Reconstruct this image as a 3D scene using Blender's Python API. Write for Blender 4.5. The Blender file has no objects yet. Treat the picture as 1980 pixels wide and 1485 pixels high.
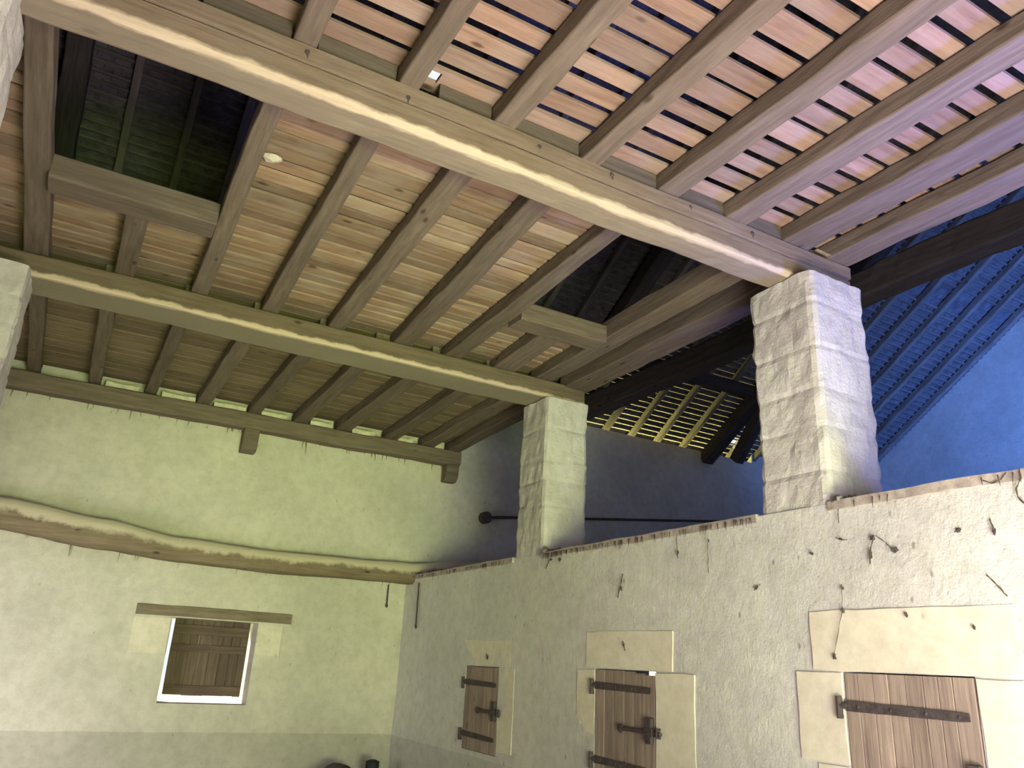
import bpy, bmesh, math, random
from mathutils import Vector, Matrix, noise

random.seed(7)
S = bpy.context.scene
COL = S.collection
PI = math.pi

# ------------------------------------------------------------------ camera
CAM = Vector((0.0, 0.0, 1.6))
f_px = 1507.0
cd = bpy.data.cameras.new('camera')
cam = bpy.data.objects.new('camera', cd)
COL.objects.link(cam)
cd.sensor_fit = 'HORIZONTAL'
cd.sensor_width = 36.0
cd.lens = f_px / 1980.0 * 36.0
cd.clip_start = 0.05
RW = Matrix(((0.86831772, -0.20970962, -0.44949551),
             (-0.49335453, -0.27153637, -0.82635907),
             (0.05124107, 0.93930287, -0.33924103)))
cam.matrix_world = Matrix.Translation(CAM) @ RW.to_4x4()
S.camera = cam

# ------------------------------------------------------------------ view, world, lights
S.view_settings.view_transform = 'Standard'
S.view_settings.look = 'None'
S.view_settings.gamma = 1.0
S.view_settings.use_curve_mapping = False
S.view_settings.exposure = 0.0

w = bpy.data.worlds.new('world')
S.world = w
w.use_nodes = True
bg = w.node_tree.nodes['Background']
bg.inputs[0].default_value = (0.92, 0.96, 1.0, 1)
bg.inputs[1].default_value = 1.0


def lamp(name, kind, loc, target, power, color, size=1.0, size_y=None, spread=None):
    d = bpy.data.lights.new(name, kind)
    d.energy = power
    d.color = color
    if kind == 'AREA':
        d.shape = 'RECTANGLE'
        d.size = size
        d.size_y = size_y or size
        if spread:
            d.spread = math.radians(spread)
    o = bpy.data.objects.new(name, d)
    COL.objects.link(o)
    o.location = loc
    v = Vector(target) - Vector(loc)
    o.rotation_euler = v.to_track_quat('-Z', 'Y').to_euler()
    return o


sun = lamp('sun', 'SUN', (-8, 25, 18), (0, 11, 5), 14.0, (1.0, 0.93, 0.78))
sun.data.angle = math.radians(1.0)
# daylight through the big cart door in the front wall: sky from above, sunlit grass from below, sunlit floor inside
lamp('door_sky_light', 'AREA', (1.6, -1.9, 2.1), (2.6, 6.0, 0.8), 20, (1.0, 0.98, 0.95), 4.2, 2.0)
lamp('grass_bounce_light', 'AREA', (1.2, -3.2, 0.15), (2.2, 10.0, 3.8), 118, (0.72, 1.0, 0.10), 4.4, 1.0, 52)
lamp('floor_bounce_light', 'AREA', (2.1, 1.0, 0.03), (2.1, 1.9, 4.0), 740, (1.0, 0.84, 0.83), 2.6, 2.6)
# added blue fill giving the far right-hand bay a lens-flare tint
lamp('far_bay_blue_fill', 'AREA', (9.5, -1.3, 2.0), (14.6, 6.0, 6.3), 330, (0.11, 0.27, 1.0), 1.8, 1.6, 58)
# added blue fill in the right-hand bay, tinting the near joists
lamp('joist_blue_fill', 'AREA', (6.7, -0.9, 0.9), (3.9, 2.0, 4.9), 95, (0.16, 0.20, 1.0), 1.4, 1.2, 60)
# added fill for the lower left of the back wall
lamp('left_wall_fill', 'AREA', (-2.2, 7.6, 1.1), (0.3, 10.7, 0.3), 58, (1.0, 0.95, 0.95), 1.6, 1.8, 120)
# extra fill added inside the front door to brighten the partition wall
lamp('partition_fill', 'AREA', (1.4, -1.5, 1.2), (4.3, 3.2, 1.2), 165, (0.95, 0.98, 1.0), 1.0, 1.4)
# sunlit ground behind the barn: bounce under the eaves and into the window reveal
lamp('eave_bounce_light', 'AREA', (8.9, 12.7, 4.0), (8.9, 10.4, 5.9), 320, (1.0, 0.95, 0.30), 3.6, 0.5, 60)
lamp('window_bounce_light', 'AREA', (1.2, 11.7, 0.6), (2.3, 10.95, 1.0), 5, (1.0, 0.93, 0.78), 0.5, 0.3)


# ------------------------------------------------------------------ materials
def new_mat(name):
    m = bpy.data.materials.new(name)
    m.use_nodes = True
    nt = m.node_tree
    b = nt.nodes['Principled BSDF']
    b.inputs['Roughness'].default_value = 0.85
    b.inputs['Specular IOR Level'].default_value = 0.2
    return m, nt, b


def N(nt, t, **kw):
    n = nt.nodes.new(t)
    for k, v in kw.items():
        setattr(n, k, v)
    return n


def ramp(nt, src, stops):
    r = N(nt, 'ShaderNodeValToRGB')
    e = r.color_ramp.elements
    e[0].position, e[0].color = stops[0][0], (*stops[0][1], 1)
    e[1].position, e[1].color = stops[-1][0], (*stops[-1][1], 1)
    for p, c in stops[1:-1]:
        x = e.new(p)
        x.color = (*c, 1)
    nt.links.new(src, r.inputs[0])
    return r


def noise_tex(nt, vec, scale, detail=4, rough=0.6):
    n = N(nt, 'ShaderNodeTexNoise')
    n.inputs['Scale'].default_value = scale
    n.inputs['Detail'].default_value = detail
    n.inputs['Roughness'].default_value = rough
    nt.links.new(vec, n.inputs['Vector'])
    return n


def mix(nt, mode, fac, a, b):
    m = N(nt, 'ShaderNodeMix', data_type='RGBA', blend_type=mode)
    for sock, v in ((0, fac), (6, a), (7, b)):
        if hasattr(v, 'links') or hasattr(v, 'is_linked'):
            nt.links.new(v, m.inputs[sock])
        elif sock == 0:
            m.inputs[0].default_value = v
        else:
            m.inputs[sock].default_value = (*v, 1)
    return m.outputs[2]


def bump(nt, b, src, strength, dist=0.01):
    bp = N(nt, 'ShaderNodeBump')
    bp.inputs['Strength'].default_value = strength
    bp.inputs['Distance'].default_value = dist
    nt.links.new(src, bp.inputs['Height'])
    nt.links.new(bp.outputs[0], b.inputs['Normal'])


def wood(name, dark, mid, light, vary=0.35, stain=(0.10, 0.08, 0.06), stain_amt=0.5, grain=1.0, arris=None, top_tone=None, under=((0.29, 0.255, 0.195), 0.5)):
    """grain runs along the object's own X axis; each object varies a little"""
    m, nt, b = new_mat(name)
    tc = N(nt, 'ShaderNodeTexCoord')
    oi = N(nt, 'ShaderNodeObjectInfo')
    off = N(nt, 'ShaderNodeVectorMath', operation='MULTIPLY_ADD')
    nt.links.new(oi.outputs['Random'], off.inputs[0])
    off.inputs[1].default_value = (37, 91, 53)
    nt.links.new(tc.outputs['Object'], off.inputs[2])
    mp = N(nt, 'ShaderNodeMapping')
    mp.inputs['Scale'].default_value = (1.2, 16 * grain, 16 * grain)
    nt.links.new(off.outputs[0], mp.inputs[0])
    g = noise_tex(nt, mp.outputs[0], 1.6, 6, 0.65)
    c = ramp(nt, g.outputs[0], [(0.25, dark), (0.5, mid), (0.78, light)]).outputs[0]
    # blotches
    bl = noise_tex(nt, off.outputs[0], 2.6, 3, 0.6)
    r2 = ramp(nt, bl.outputs[0], [(0.42, (0, 0, 0)), (0.72, (1, 1, 1))])
    c = mix(nt, 'MIX', N_mul(nt, r2.outputs[0], stain_amt), c, stain)
    # knots
    mk = N(nt, 'ShaderNodeMapping')
    mk.inputs['Scale'].default_value = (2.2, 5, 5)
    nt.links.new(off.outputs[0], mk.inputs[0])
    vo = N(nt, 'ShaderNodeTexVoronoi')
    vo.inputs['Scale'].default_value = 1.0
    nt.links.new(mk.outputs[0], vo.inputs['Vector'])
    r3 = ramp(nt, vo.outputs['Distance'], [(0.05, (0.25, 0.2, 0.17)), (0.12, (1, 1, 1))])
    c = mix(nt, 'MULTIPLY', 0.8, c, r3.outputs[0])
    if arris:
        # worn arris plus its painted pale highlight; grey underside, in the beam's own coordinates
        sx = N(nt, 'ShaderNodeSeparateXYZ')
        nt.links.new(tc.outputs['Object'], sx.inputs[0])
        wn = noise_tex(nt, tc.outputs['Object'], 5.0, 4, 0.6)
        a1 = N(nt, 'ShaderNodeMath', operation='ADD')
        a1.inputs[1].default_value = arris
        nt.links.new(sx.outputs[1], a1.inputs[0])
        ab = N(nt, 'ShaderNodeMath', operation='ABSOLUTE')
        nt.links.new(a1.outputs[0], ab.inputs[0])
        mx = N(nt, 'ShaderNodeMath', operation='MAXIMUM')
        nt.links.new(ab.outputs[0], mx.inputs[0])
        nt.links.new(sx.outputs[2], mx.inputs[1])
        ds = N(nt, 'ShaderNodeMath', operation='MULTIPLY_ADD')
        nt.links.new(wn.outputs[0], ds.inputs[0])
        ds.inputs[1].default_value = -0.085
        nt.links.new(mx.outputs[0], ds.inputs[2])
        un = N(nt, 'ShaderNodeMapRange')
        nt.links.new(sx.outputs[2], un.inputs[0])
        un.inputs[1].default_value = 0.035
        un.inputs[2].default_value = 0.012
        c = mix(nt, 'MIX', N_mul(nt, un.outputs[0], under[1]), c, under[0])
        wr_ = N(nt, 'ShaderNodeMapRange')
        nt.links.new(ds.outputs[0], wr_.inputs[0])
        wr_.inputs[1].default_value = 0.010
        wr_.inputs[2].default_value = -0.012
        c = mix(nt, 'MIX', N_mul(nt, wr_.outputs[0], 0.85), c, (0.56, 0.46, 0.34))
    if top_tone:
        at = N(nt, 'ShaderNodeAttribute', attribute_name='upper_tone')
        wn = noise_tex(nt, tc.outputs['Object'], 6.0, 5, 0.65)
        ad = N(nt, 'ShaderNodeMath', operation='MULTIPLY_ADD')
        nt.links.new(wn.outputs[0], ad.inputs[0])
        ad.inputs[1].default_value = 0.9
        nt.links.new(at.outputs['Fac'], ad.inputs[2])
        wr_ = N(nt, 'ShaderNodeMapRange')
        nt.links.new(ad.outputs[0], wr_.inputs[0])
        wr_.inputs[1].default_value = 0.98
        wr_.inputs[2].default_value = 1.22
        c = mix(nt, 'MIX', N_mul(nt, wr_.outputs[0], 0.9), c, top_tone)
    # per object value
    mr = N(nt, 'ShaderNodeMapRange')
    nt.links.new(oi.outputs['Random'], mr.inputs[0])
    mr.inputs[3].default_value = 1.0 - vary
    mr.inputs[4].default_value = 1.0 + vary * 0.6
    hs = N(nt, 'ShaderNodeHueSaturation')
    nt.links.new(mr.outputs[0], hs.inputs['Value'])
    nt.links.new(c, hs.inputs['Color'])
    nt.links.new(hs.outputs[0], b.inputs['Base Color'])
    bump(nt, b, g.outputs[0], 0.5, 0.012)
    return m


def N_mul(nt, src, v):
    n = N(nt, 'ShaderNodeMath', operation='MULTIPLY')
    nt.links.new(src, n.inputs[0])
    n.inputs[1].default_value = v
    return n.outputs[0]


def plaster(name, base, patch, speck=(0.10, 0.09, 0.07), dado=None, bump_s=0.5, spk=0.5):
    m, nt, b = new_mat(name)
    tc = N(nt, 'ShaderNodeTexCoord')
    v = tc.outputs['Object']
    n1 = noise_tex(nt, v, 1.1, 5, 0.6)
    c = ramp(nt, n1.outputs[0], [(0.35, patch), (0.62, base)]).outputs[0]
    n2 = noise_tex(nt, v, 9, 5, 0.7)
    r = ramp(nt, n2.outputs[0], [(0.3, (0.80, 0.79, 0.76)), (0.6, (1, 1, 1))])
    c = mix(nt, 'MULTIPLY', 0.8, c, r.outputs[0])
    if dado:
        z, col = dado
        sx = N(nt, 'ShaderNodeSeparateXYZ')
        nt.links.new(v, sx.inputs[0])
        nz = noise_tex(nt, v, 4, 2, 0.5)
        ad = N(nt, 'ShaderNodeMath', operation='MULTIPLY_ADD')
        nt.links.new(nz.outputs[0], ad.inputs[0])
        ad.inputs[1].default_value = 0.03
        nt.links.new(sx.outputs[2], ad.inputs[2])
        lt = N(nt, 'ShaderNodeMath', operation='LESS_THAN')
        nt.links.new(ad.outputs[0], lt.inputs[0])
        lt.inputs[1].default_value = z + 0.015
        c = mix(nt, 'MULTIPLY', lt.outputs[0], c, col)
    # little fly specks and dust flecks, slightly stretched downwards
    mp = N(nt, 'ShaderNodeMapping')
    mp.inputs['Scale'].default_value = (7, 7, 4)
    nt.links.new(v, mp.inputs[0])
    vo = N(nt, 'ShaderNodeTexVoronoi')
    vo.inputs['Scale'].default_value = 1.0
    nt.links.new(mp.outputs[0], vo.inputs['Vector'])
    r2 = ramp(nt, vo.outputs['Distance'], [(0.05, (1, 1, 1)), (0.11, (0, 0, 0))])
    n3 = noise_tex(nt, v, 2.0, 2, 0.5)
    gt = N(nt, 'ShaderNodeMath', operation='GREATER_THAN')
    nt.links.new(n3.outputs[0], gt.inputs[0])
    gt.inputs[1].default_value = 0.47
    mm = N(nt, 'ShaderNodeMath', operation='MULTIPLY')
    nt.links.new(r2.outputs[0], mm.inputs[0])
    nt.links.new(gt.outputs[0], mm.inputs[1])
    c = mix(nt, 'MIX', N_mul(nt, mm.outputs[0], spk), c, speck)
    nt.links.new(c, b.inputs['Base Color'])
    b.inputs['Roughness'].default_value = 0.95
    n4 = noise_tex(nt, v, 28, 6, 0.7)
    bump(nt, b, n4.outputs[0], bump_s, 0.02)
    return m


def plain(name, col, rough=0.8, nscale=20, var=0.25, bs=0.3, metallic=0.0):
    m, nt, b = new_mat(name)
    tc = N(nt, 'ShaderNodeTexCoord')
    n = noise_tex(nt, tc.outputs['Object'], nscale, 5, 0.65)
    lo = tuple(c * (1 - var) for c in col)
    hi = tuple(min(1, c * (1 + var)) for c in col)
    nt.links.new(ramp(nt, n.outputs[0], [(0.3, lo), (0.7, hi)]).outputs[0], b.inputs['Base Color'])
    b.inputs['Roughness'].default_value = rough
    b.inputs['Metallic'].default_value = metallic
    bump(nt, b, n.outputs[0], bs, 0.01)
    return m


BEAM_C = ((0.125, 0.092, 0.062), (0.20, 0.150, 0.105), (0.275, 0.215, 0.155))
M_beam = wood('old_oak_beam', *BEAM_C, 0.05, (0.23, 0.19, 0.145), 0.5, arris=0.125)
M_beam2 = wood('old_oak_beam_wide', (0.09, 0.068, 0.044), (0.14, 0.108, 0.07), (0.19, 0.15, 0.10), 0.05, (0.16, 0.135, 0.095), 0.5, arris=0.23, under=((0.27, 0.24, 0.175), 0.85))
M_log = wood('two_tone_log', (0.13, 0.10, 0.065), (0.21, 0.165, 0.11), (0.30, 0.24, 0.17), 0.05, (0.16, 0.12, 0.08), 0.5, top_tone=(0.58, 0.52, 0.39))
M_joist = wood('joist_wood', (0.10, 0.076, 0.056), (0.16, 0.126, 0.096), (0.235, 0.19, 0.148), 0.14, (0.14, 0.118, 0.094), 0.4)
M_board3 = wood('dull_floorboard_wood', (0.125, 0.092, 0.058), (0.20, 0.15, 0.098), (0.26, 0.205, 0.14), 0.22, (0.24, 0.20, 0.145), 0.4, 0.8)
M_board2 = wood('worn_floorboard_wood', (0.17, 0.115, 0.07), (0.28, 0.19, 0.12), (0.37, 0.265, 0.175), 0.34, (0.38, 0.335, 0.26), 0.55, 0.8)
M_board = wood('floorboard_wood', (0.20, 0.13, 0.09), (0.31, 0.205, 0.145), (0.40, 0.28, 0.205), 0.30, (0.33, 0.29, 0.245), 0.5, 0.8)
M_roofwood = wood('roof_timber', (0.12, 0.106, 0.095), (0.19, 0.17, 0.152), (0.26, 0.235, 0.21), 0.15)
M_truss = wood('dark_truss_timber', (0.035, 0.03, 0.028), (0.06, 0.052, 0.048), (0.09, 0.078, 0.07), 0.1, (0.05, 0.04, 0.035), 0.3)  # one even dark tone for the truss timbers
M_shutter = wood('shutter_wood', (0.19, 0.145, 0.12), (0.32, 0.25, 0.205), (0.42, 0.335, 0.28), 0.22, (0.22, 0.175, 0.15), 0.55, 1.4)
M_wshutter = wood('shaded_window_shutter_wood', (0.085, 0.06, 0.045), (0.15, 0.11, 0.085), (0.21, 0.16, 0.125), 0.25, (0.10, 0.075, 0.06), 0.6, 1.2)  # darker copy of the hatch wood, with the reveal's shade in its colour
M_infill = wood('dark_infill_wood', (0.075, 0.062, 0.046), (0.115, 0.095, 0.072), (0.16, 0.135, 0.105), 0.1)
M_lintel = wood('lintel_wood', (0.13, 0.105, 0.075), (0.22, 0.18, 0.125), (0.30, 0.25, 0.18), 0.1)
M_plaster = plaster('lime_plaster', (0.64, 0.61, 0.53), (0.53, 0.51, 0.44), dado=(0.65, (0.80, 0.80, 0.80)), spk=0.35)
M_plaster_r = plaster('lime_plaster_partition', (0.67, 0.66, 0.615), (0.585, 0.578, 0.545), dado=(0.645, (0.84, 0.84, 0.84)), spk=0.55, bump_s=0.7)
M_grey = plaster('grey_render', (0.30, 0.30, 0.29), (0.24, 0.24, 0.23), spk=0.1)
M_cut = plaster('dressed_limestone', (0.71, 0.66, 0.55), (0.66, 0.61, 0.50), bump_s=0.12, spk=0.3)
M_pillar = plaster('rough_limestone', (0.64, 0.625, 0.59), (0.54, 0.515, 0.48), bump_s=0.8, spk=0.25)
M_coping = plain('coping_mortar', (0.38, 0.335, 0.29), 0.95, 14, 0.35, 0.8)
M_mortar = plain('pale_mortar', (0.60, 0.56, 0.44), 0.95, 12, 0.25, 0.6)
M_iron = plain('wrought_iron', (0.085, 0.070, 0.068), 0.7, 30, 0.4, 0.4, 0.3)
M_web = plain('dusty_cobweb', (0.07, 0.06, 0.055), 0.95, 40, 0.3, 0.2)
M_web2 = plain('dusty_cobweb_pale', (0.20, 0.17, 0.12), 0.95, 40, 0.3, 0.2)
M_smear = plain('shade_smear_grey', (0.20, 0.185, 0.17), 0.95, 25, 0.35, 0.8)
M_tile = plain('roof_tile', (0.135, 0.13, 0.145), 0.9, 7, 0.4, 0.4)
M_floor = plain('earth_floor', (0.30, 0.24, 0.18), 0.95, 3, 0.2, 0.5)
M_grass = plain('grass', (0.62, 0.66, 0.36), 0.95, 3, 0.3, 0.5)
M_dark = plain('black_rubber', (0.02, 0.021, 0.024), 0.6, 10, 0.2, 0.1)
M_tarp = plain('dark_canvas', (0.06, 0.052, 0.05), 0.9, 10, 0.3, 0.5)
M_straw = plain('straw', (0.75, 0.68, 0.42), 0.8)


# ------------------------------------------------------------------ helpers
def obj(name, bm, mat, parent=None, loc=None, smooth=False, rot=None):
    bmesh.ops.recalc_face_normals(bm, faces=bm.faces[:])
    me = bpy.data.meshes.new(name)
    bm.to_mesh(me)
    bm.free()
    if smooth:
        for p in me.polygons:
            p.use_smooth = True
    me.materials.append(mat)
    o = bpy.data.objects.new(name, me)
    COL.objects.link(o)
    if loc is not None:
        o.location = loc
    if rot is not None:
        o.rotation_euler = rot
    if parent:
        o.parent = parent
    return o


def tag(o, label, cat, group=None, kind=None):
    if label:
        o['label'] = label
    if cat:
        o['category'] = cat
    if group:
        o['group'] = group
    if kind:
        o['kind'] = kind
    return o


def struct(o):
    o['kind'] = 'structure'
    return o


def empty(name, loc, label, cat, group=None):
    o = bpy.data.objects.new(name, None)
    o.empty_display_size = 0.1
    COL.objects.link(o)
    o.location = loc
    return tag(o, label, cat, group)


def nz(v, s, seed=0.0):
    return noise.noise(Vector((v[0] * s + seed, v[1] * s + seed * 1.7, v[2] * s - seed)))


def box_bm(x0, x1, y0, y1, z0, z1, bm=None, bev=0.0):
    own = bm is None
    b = bmesh.new() if (own or bev) else bm
    vs = [b.verts.new((x, y, z)) for x in (x0, x1) for y in (y0, y1) for z in (z0, z1)]
    for q in ((0, 1, 3, 2), (4, 6, 7, 5), (0, 4, 5, 1), (2, 3, 7, 6), (0, 2, 6, 4), (1, 5, 7, 3)):
        b.faces.new([vs[i] for i in q])
    if bev:
        bmesh.ops.bevel(b, geom=b.edges[:], offset=bev, segments=2, affect='EDGES', profile=0.6)
        if not own:
            me = bpy.data.meshes.new('tmp')
            b.to_mesh(me)
            b.free()
            bm.from_mesh(me)
            bpy.data.meshes.remove(me)
            return bm
    return b


def tube(bm, pts, r, n=6, r_end=None):
    rings = []
    pts = [Vector(p) for p in pts]
    for i, p in enumerate(pts):
        d = (pts[min(i + 1, len(pts) - 1)] - pts[max(i - 1, 0)]).normalized()
        a = d.orthogonal().normalized()
        c = d.cross(a)
        rr = r if not callable(r) else r(i / max(1, len(pts) - 1))
        rings.append([bm.verts.new(p + (a * math.cos(t) + c * math.sin(t)) * rr)
                      for t in [2 * PI * k / n for k in range(n)]])
    for a, b in zip(rings, rings[1:]):
        for k in range(n):
            bm.faces.new((a[k], a[(k + 1) % n], b[(k + 1) % n], b[k]))
    bm.faces.new(rings[0][::-1])
    bm.faces.new(rings[-1])
    return bm


def blob(bm, c, rx, ry, rz, seed=0, sub=2, amp=0.35):
    r = bmesh.ops.create_icosphere(bm, subdivisions=sub, radius=1.0)
    for v in r['verts']:
        k = 1 + amp * nz(v.co, 1.7, seed)
        v.co = Vector((c[0] + v.co.x * rx * k, c[1] + v.co.y * ry * k, c[2] + v.co.z * rz * k))
    return bm


def timber_bm(L, wd, ht, bev=0.012, amp=0.006, step=0.12, seed=0.0, sag=0.0, wane=0.0, taper=0.0, groove=0.0):
    """A hewn timber along local X (0..L), centred on Y, bottom at z=0.  wane eats the lower arrises irregularly."""
    bm = bmesh.new()
    n = max(2, int(L / step))
    hw = wd / 2
    rings = []
    for i in range(n + 1):
        t = i / n
        x = L * t
        k = 1 - taper * t
        w_ = hw * k
        h_ = ht
        s = -sag * 4 * t * (1 - t)
        dy = amp * 1.5 * nz((x, 0, 0), 0.9, seed)
        dz = amp * 1.5 * nz((x, 3, 1), 0.9, seed)
        wl = bev + wane * max(0, 0.5 + nz((x, 5, 2), 1.6, seed) + 0.5 * nz((x, 5, 2), 6, seed))
        wr = bev + wane * max(0, 0.5 + nz((x, 9, 4), 1.6, seed) + 0.5 * nz((x, 9, 4), 6, seed))
        wl = min(wl, w_ * 0.8, h_ * 0.6)
        wr = min(wr, w_ * 0.8, h_ * 0.6)
        sec = [(-w_ + wl, 0), (-w_ + wl * 0.35, wl * 0.3), (-w_, wl), (-w_, h_ * .54), (-w_ + groove, h_ * .56), (-w_ + groove * .9, h_ * .59), (-w_ - groove * .4, h_ * .61), (-w_ - groove * .4, h_ - bev), (-w_ + bev, h_),
               (0, h_), (w_ - bev, h_), (w_, h_ - bev), (w_, h_ * .5), (w_, wr), (w_ - wr * 0.35, wr * 0.3), (w_ - wr, 0), (0, 0)]
        ring = []
        for (a, c) in sec:
            j = amp * nz((x, a * 3, c * 3), 4.5, seed + 11)
            ring.append(bm.verts.new((x, a + dy + j, c + dz + s + j)))
        rings.append(ring)
    m = len(rings[0])
    for a, b in zip(rings, rings[1:]):
        for k in range(m):
            bm.faces.new((a[k], a[(k + 1) % m], b[(k + 1) % m], b[k]))
    bm.faces.new(rings[0][::-1])
    bm.faces.new(rings[-1])
    return bm


def timber(name, p0, p1, wd, ht, mat, parent=None, **kw):
    """bottom-centre line from p0 to p1; local X is its length"""
    p0, p1 = Vector(p0), Vector(p1)
    d = p1 - p0
    L = d.length
    x = d.normalized()
    up = Vector((0, 0, 1))
    y = up.cross(x).normalized()
    z = x.cross(y)
    o = obj(name, timber_bm(L, wd, ht, **kw), mat, parent)
    mw = Matrix((x, y, z)).transposed().to_4x4()
    mw.translation = p0
    o.matrix_world = mw
    return o


def frange(a, b, step):
    n = max(1, int(round((b - a) / step)))
    return [a + (b - a) * i / n for i in range(n + 1)]


def lines(a, b, step, extra):
    ks = sorted(set([a, b] + [e for e in extra if a < e < b]))
    out = []
    for p, q in zip(ks, ks[1:]):
        out += frange(p, q, step)[:-1]
    out.append(ks[-1])
    return out


def wall_bm(us, vs, holes, P, nrm, thick, amp=0.0, seed=0, top=None):
    """grid wall; P(u,v) -> point, nrm outwards (towards the viewer); holes = (u0,u1,v0,v1)"""
    bm = bmesh.new()
    nrm = Vector(nrm)
    F, B = {}, {}

    def hole(u, v):
        return any(h[0] < u < h[1] and h[2] < v < h[3] for h in holes)

    def edge_of_hole(u, v):
        return any(h[0] - 1e-6 <= u <= h[1] + 1e-6 and h[2] - 1e-6 <= v <= h[3] + 1e-6 for h in holes)

    cells = set()
    for i in range(len(us) - 1):
        for j in range(len(vs) - 1):
            u, v = (us[i] + us[i + 1]) / 2, (vs[j] + vs[j + 1]) / 2
            if hole(u, v) or (top and v > top(u)):
                continue
            cells.add((i, j))

    def vert(i, j):
        if (i, j) not in F:
            p = Vector(P(us[i], vs[j]))
            a = amp * (nz(p, 0.9, seed) + 0.6 * nz(p, 3.1, seed + 5))
            F[i, j] = bm.verts.new(p + nrm * a)
            B[i, j] = bm.verts.new(p - nrm * thick)
        return F[i, j]

    for (i, j) in cells:
        q = [(i, j), (i + 1, j), (i + 1, j + 1), (i, j + 1)]
        for c in q:
            vert(*c)
        bm.faces.new([F[c] for c in q])
        bm.faces.new([B[c] for c in q][::-1])
        for (a, b, nb) in ((q[0], q[1], (i, j - 1)), (q[1], q[2], (i + 1, j)), (q[2], q[3], (i, j + 1)), (q[3], q[0], (i - 1, j))):
            if nb not in cells:
                bm.faces.new((F[a], F[b], B[b], B[a]))
    return bm


def ordinal(n):
    base = ['zeroth', 'first', 'second', 'third', 'fourth', 'fifth', 'sixth', 'seventh', 'eighth', 'ninth', 'tenth', 'eleventh',
            'twelfth', 'thirteenth', 'fourteenth', 'fifteenth', 'sixteenth', 'seventeenth', 'eighteenth', 'nineteenth']
    tens = {2: 'twent', 3: 'thirt', 4: 'fort', 5: 'fift', 6: 'sixt'}
    if n < 20:
        return base[n]
    t, r = divmod(n, 10)
    return tens[t] + 'ieth' if r == 0 else tens[t] + 'y-' + base[r]


# ------------------------------------------------------------------ measured layout
AX = 4.30                 # room face of the partition wall on the right
BY = 10.75                # room face of the back wall
FY = -1.6                 # inside of the front wall
LX = -2.3                 # inside of the left outer wall
GX = 14.6                 # inside of the far right gable wall
TOPZ = 2.71               # top of the partition wall
EAVE = 5.62
PITCH = 0.649
RIDGE_Y = (BY + FY) / 2


def roof_z(y):
    return EAVE + PITCH * ((BY - y) if y > RIDGE_Y else (y - FY))


# ------------------------------------------------------------------ shell
bm = box_bm(LX - .5, GX + .5, FY - 6, BY + .6, -0.2, 0.0)
struct(obj('floor', bm, M_floor))
bm = box_bm(-25, 40, BY + .6, 40, -0.3, -0.05)
tag(obj('grass', bm, M_grass), 'pale dry sunlit grass on the ground behind the barn', 'grass', kind='stuff')

win = (1.285, 2.325, 0.965, 1.945)
stable_win = (8.2, 9.0, 1.25, 2.0)
us = lines(LX - .5, GX + .5, 0.22, [win[0], win[1], stable_win[0], stable_win[1], 7.0, 11.3])
vs = lines(0, 5.75, 0.22, [win[2], win[3], stable_win[2], stable_win[3], 5.58])
bm = wall_bm(us, vs, [win, stable_win], lambda u, v: (u, BY, v), (0, -1, 0), 0.55, 0.018, 3,
             top=lambda u: 5.58 if 7.0 < u < 11.3 else 5.75)
for v in bm.verts:
    if v.co.y > BY + .3 and v.co.z > 4.6:
        v.co.z -= .44 * (v.co.z - 4.6) / .98
struct(obj('wall_back', bm, M_plaster, smooth=False))

hatches = [(7.83, 8.625, 0.70, 1.575), (5.235, 6.055, 0.22, 1.615), (2.62, 3.445, 0.30, 1.67)]
us = lines(FY, BY, 0.14, [h[i] for h in hatches for i in (0, 1)])
vs = lines(0, TOPZ, 0.14, [h[i] for h in hatches for i in (2, 3)])
bm = wall_bm(us, vs, hatches, lambda u, v: (AX, u, v), (-1, 0, 0), 0.60, 0.012, 9)
struct(obj('wall_right', bm, M_plaster_r))

# front wall: cart door, and openings added behind the blue fill lamps
us = lines(LX - .5, GX + .5, 0.5, [-0.4, 4.0, 6.3, 8.1, 8.5, 10.5])
vs = lines(0, 5.75, 0.5, [3.3, 3.0, 5.3])
bm = wall_bm(us, vs, [(-0.4, 4.0, -1, 3.3), (6.3, 8.1, -1, 3.3), (8.5, 10.5, -1, 3.0)], lambda u, v: (u, FY, v), (0, 1, 0), 0.5, 0.01, 4)
struct(obj('wall_front', bm, M_plaster))
us = lines(FY, BY, 0.5, [6.6, 8.6])
vs = lines(0, 10.6, 0.4, [2.2])
bm = wall_bm(us, vs, [(6.6, 8.6, -1, 2.2)], lambda u, v: (LX, u, v), (1, 0, 0), 0.5, 0.01, 5, top=lambda u: roof_z(u) + .5)  # side opening added behind the left fill lamp
struct(obj('wall_left', bm, M_plaster))
us = lines(FY, BY, 0.35, [])
vs = lines(0, 10.6, 0.3, [])
bm = wall_bm(us, vs, [], lambda u, v: (GX, u, v), (-1, 0, 0), 0.5, 0.01, 6, top=lambda u: roof_z(u) + .5)
struct(obj('wall_gable', bm, M_plaster))

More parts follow.
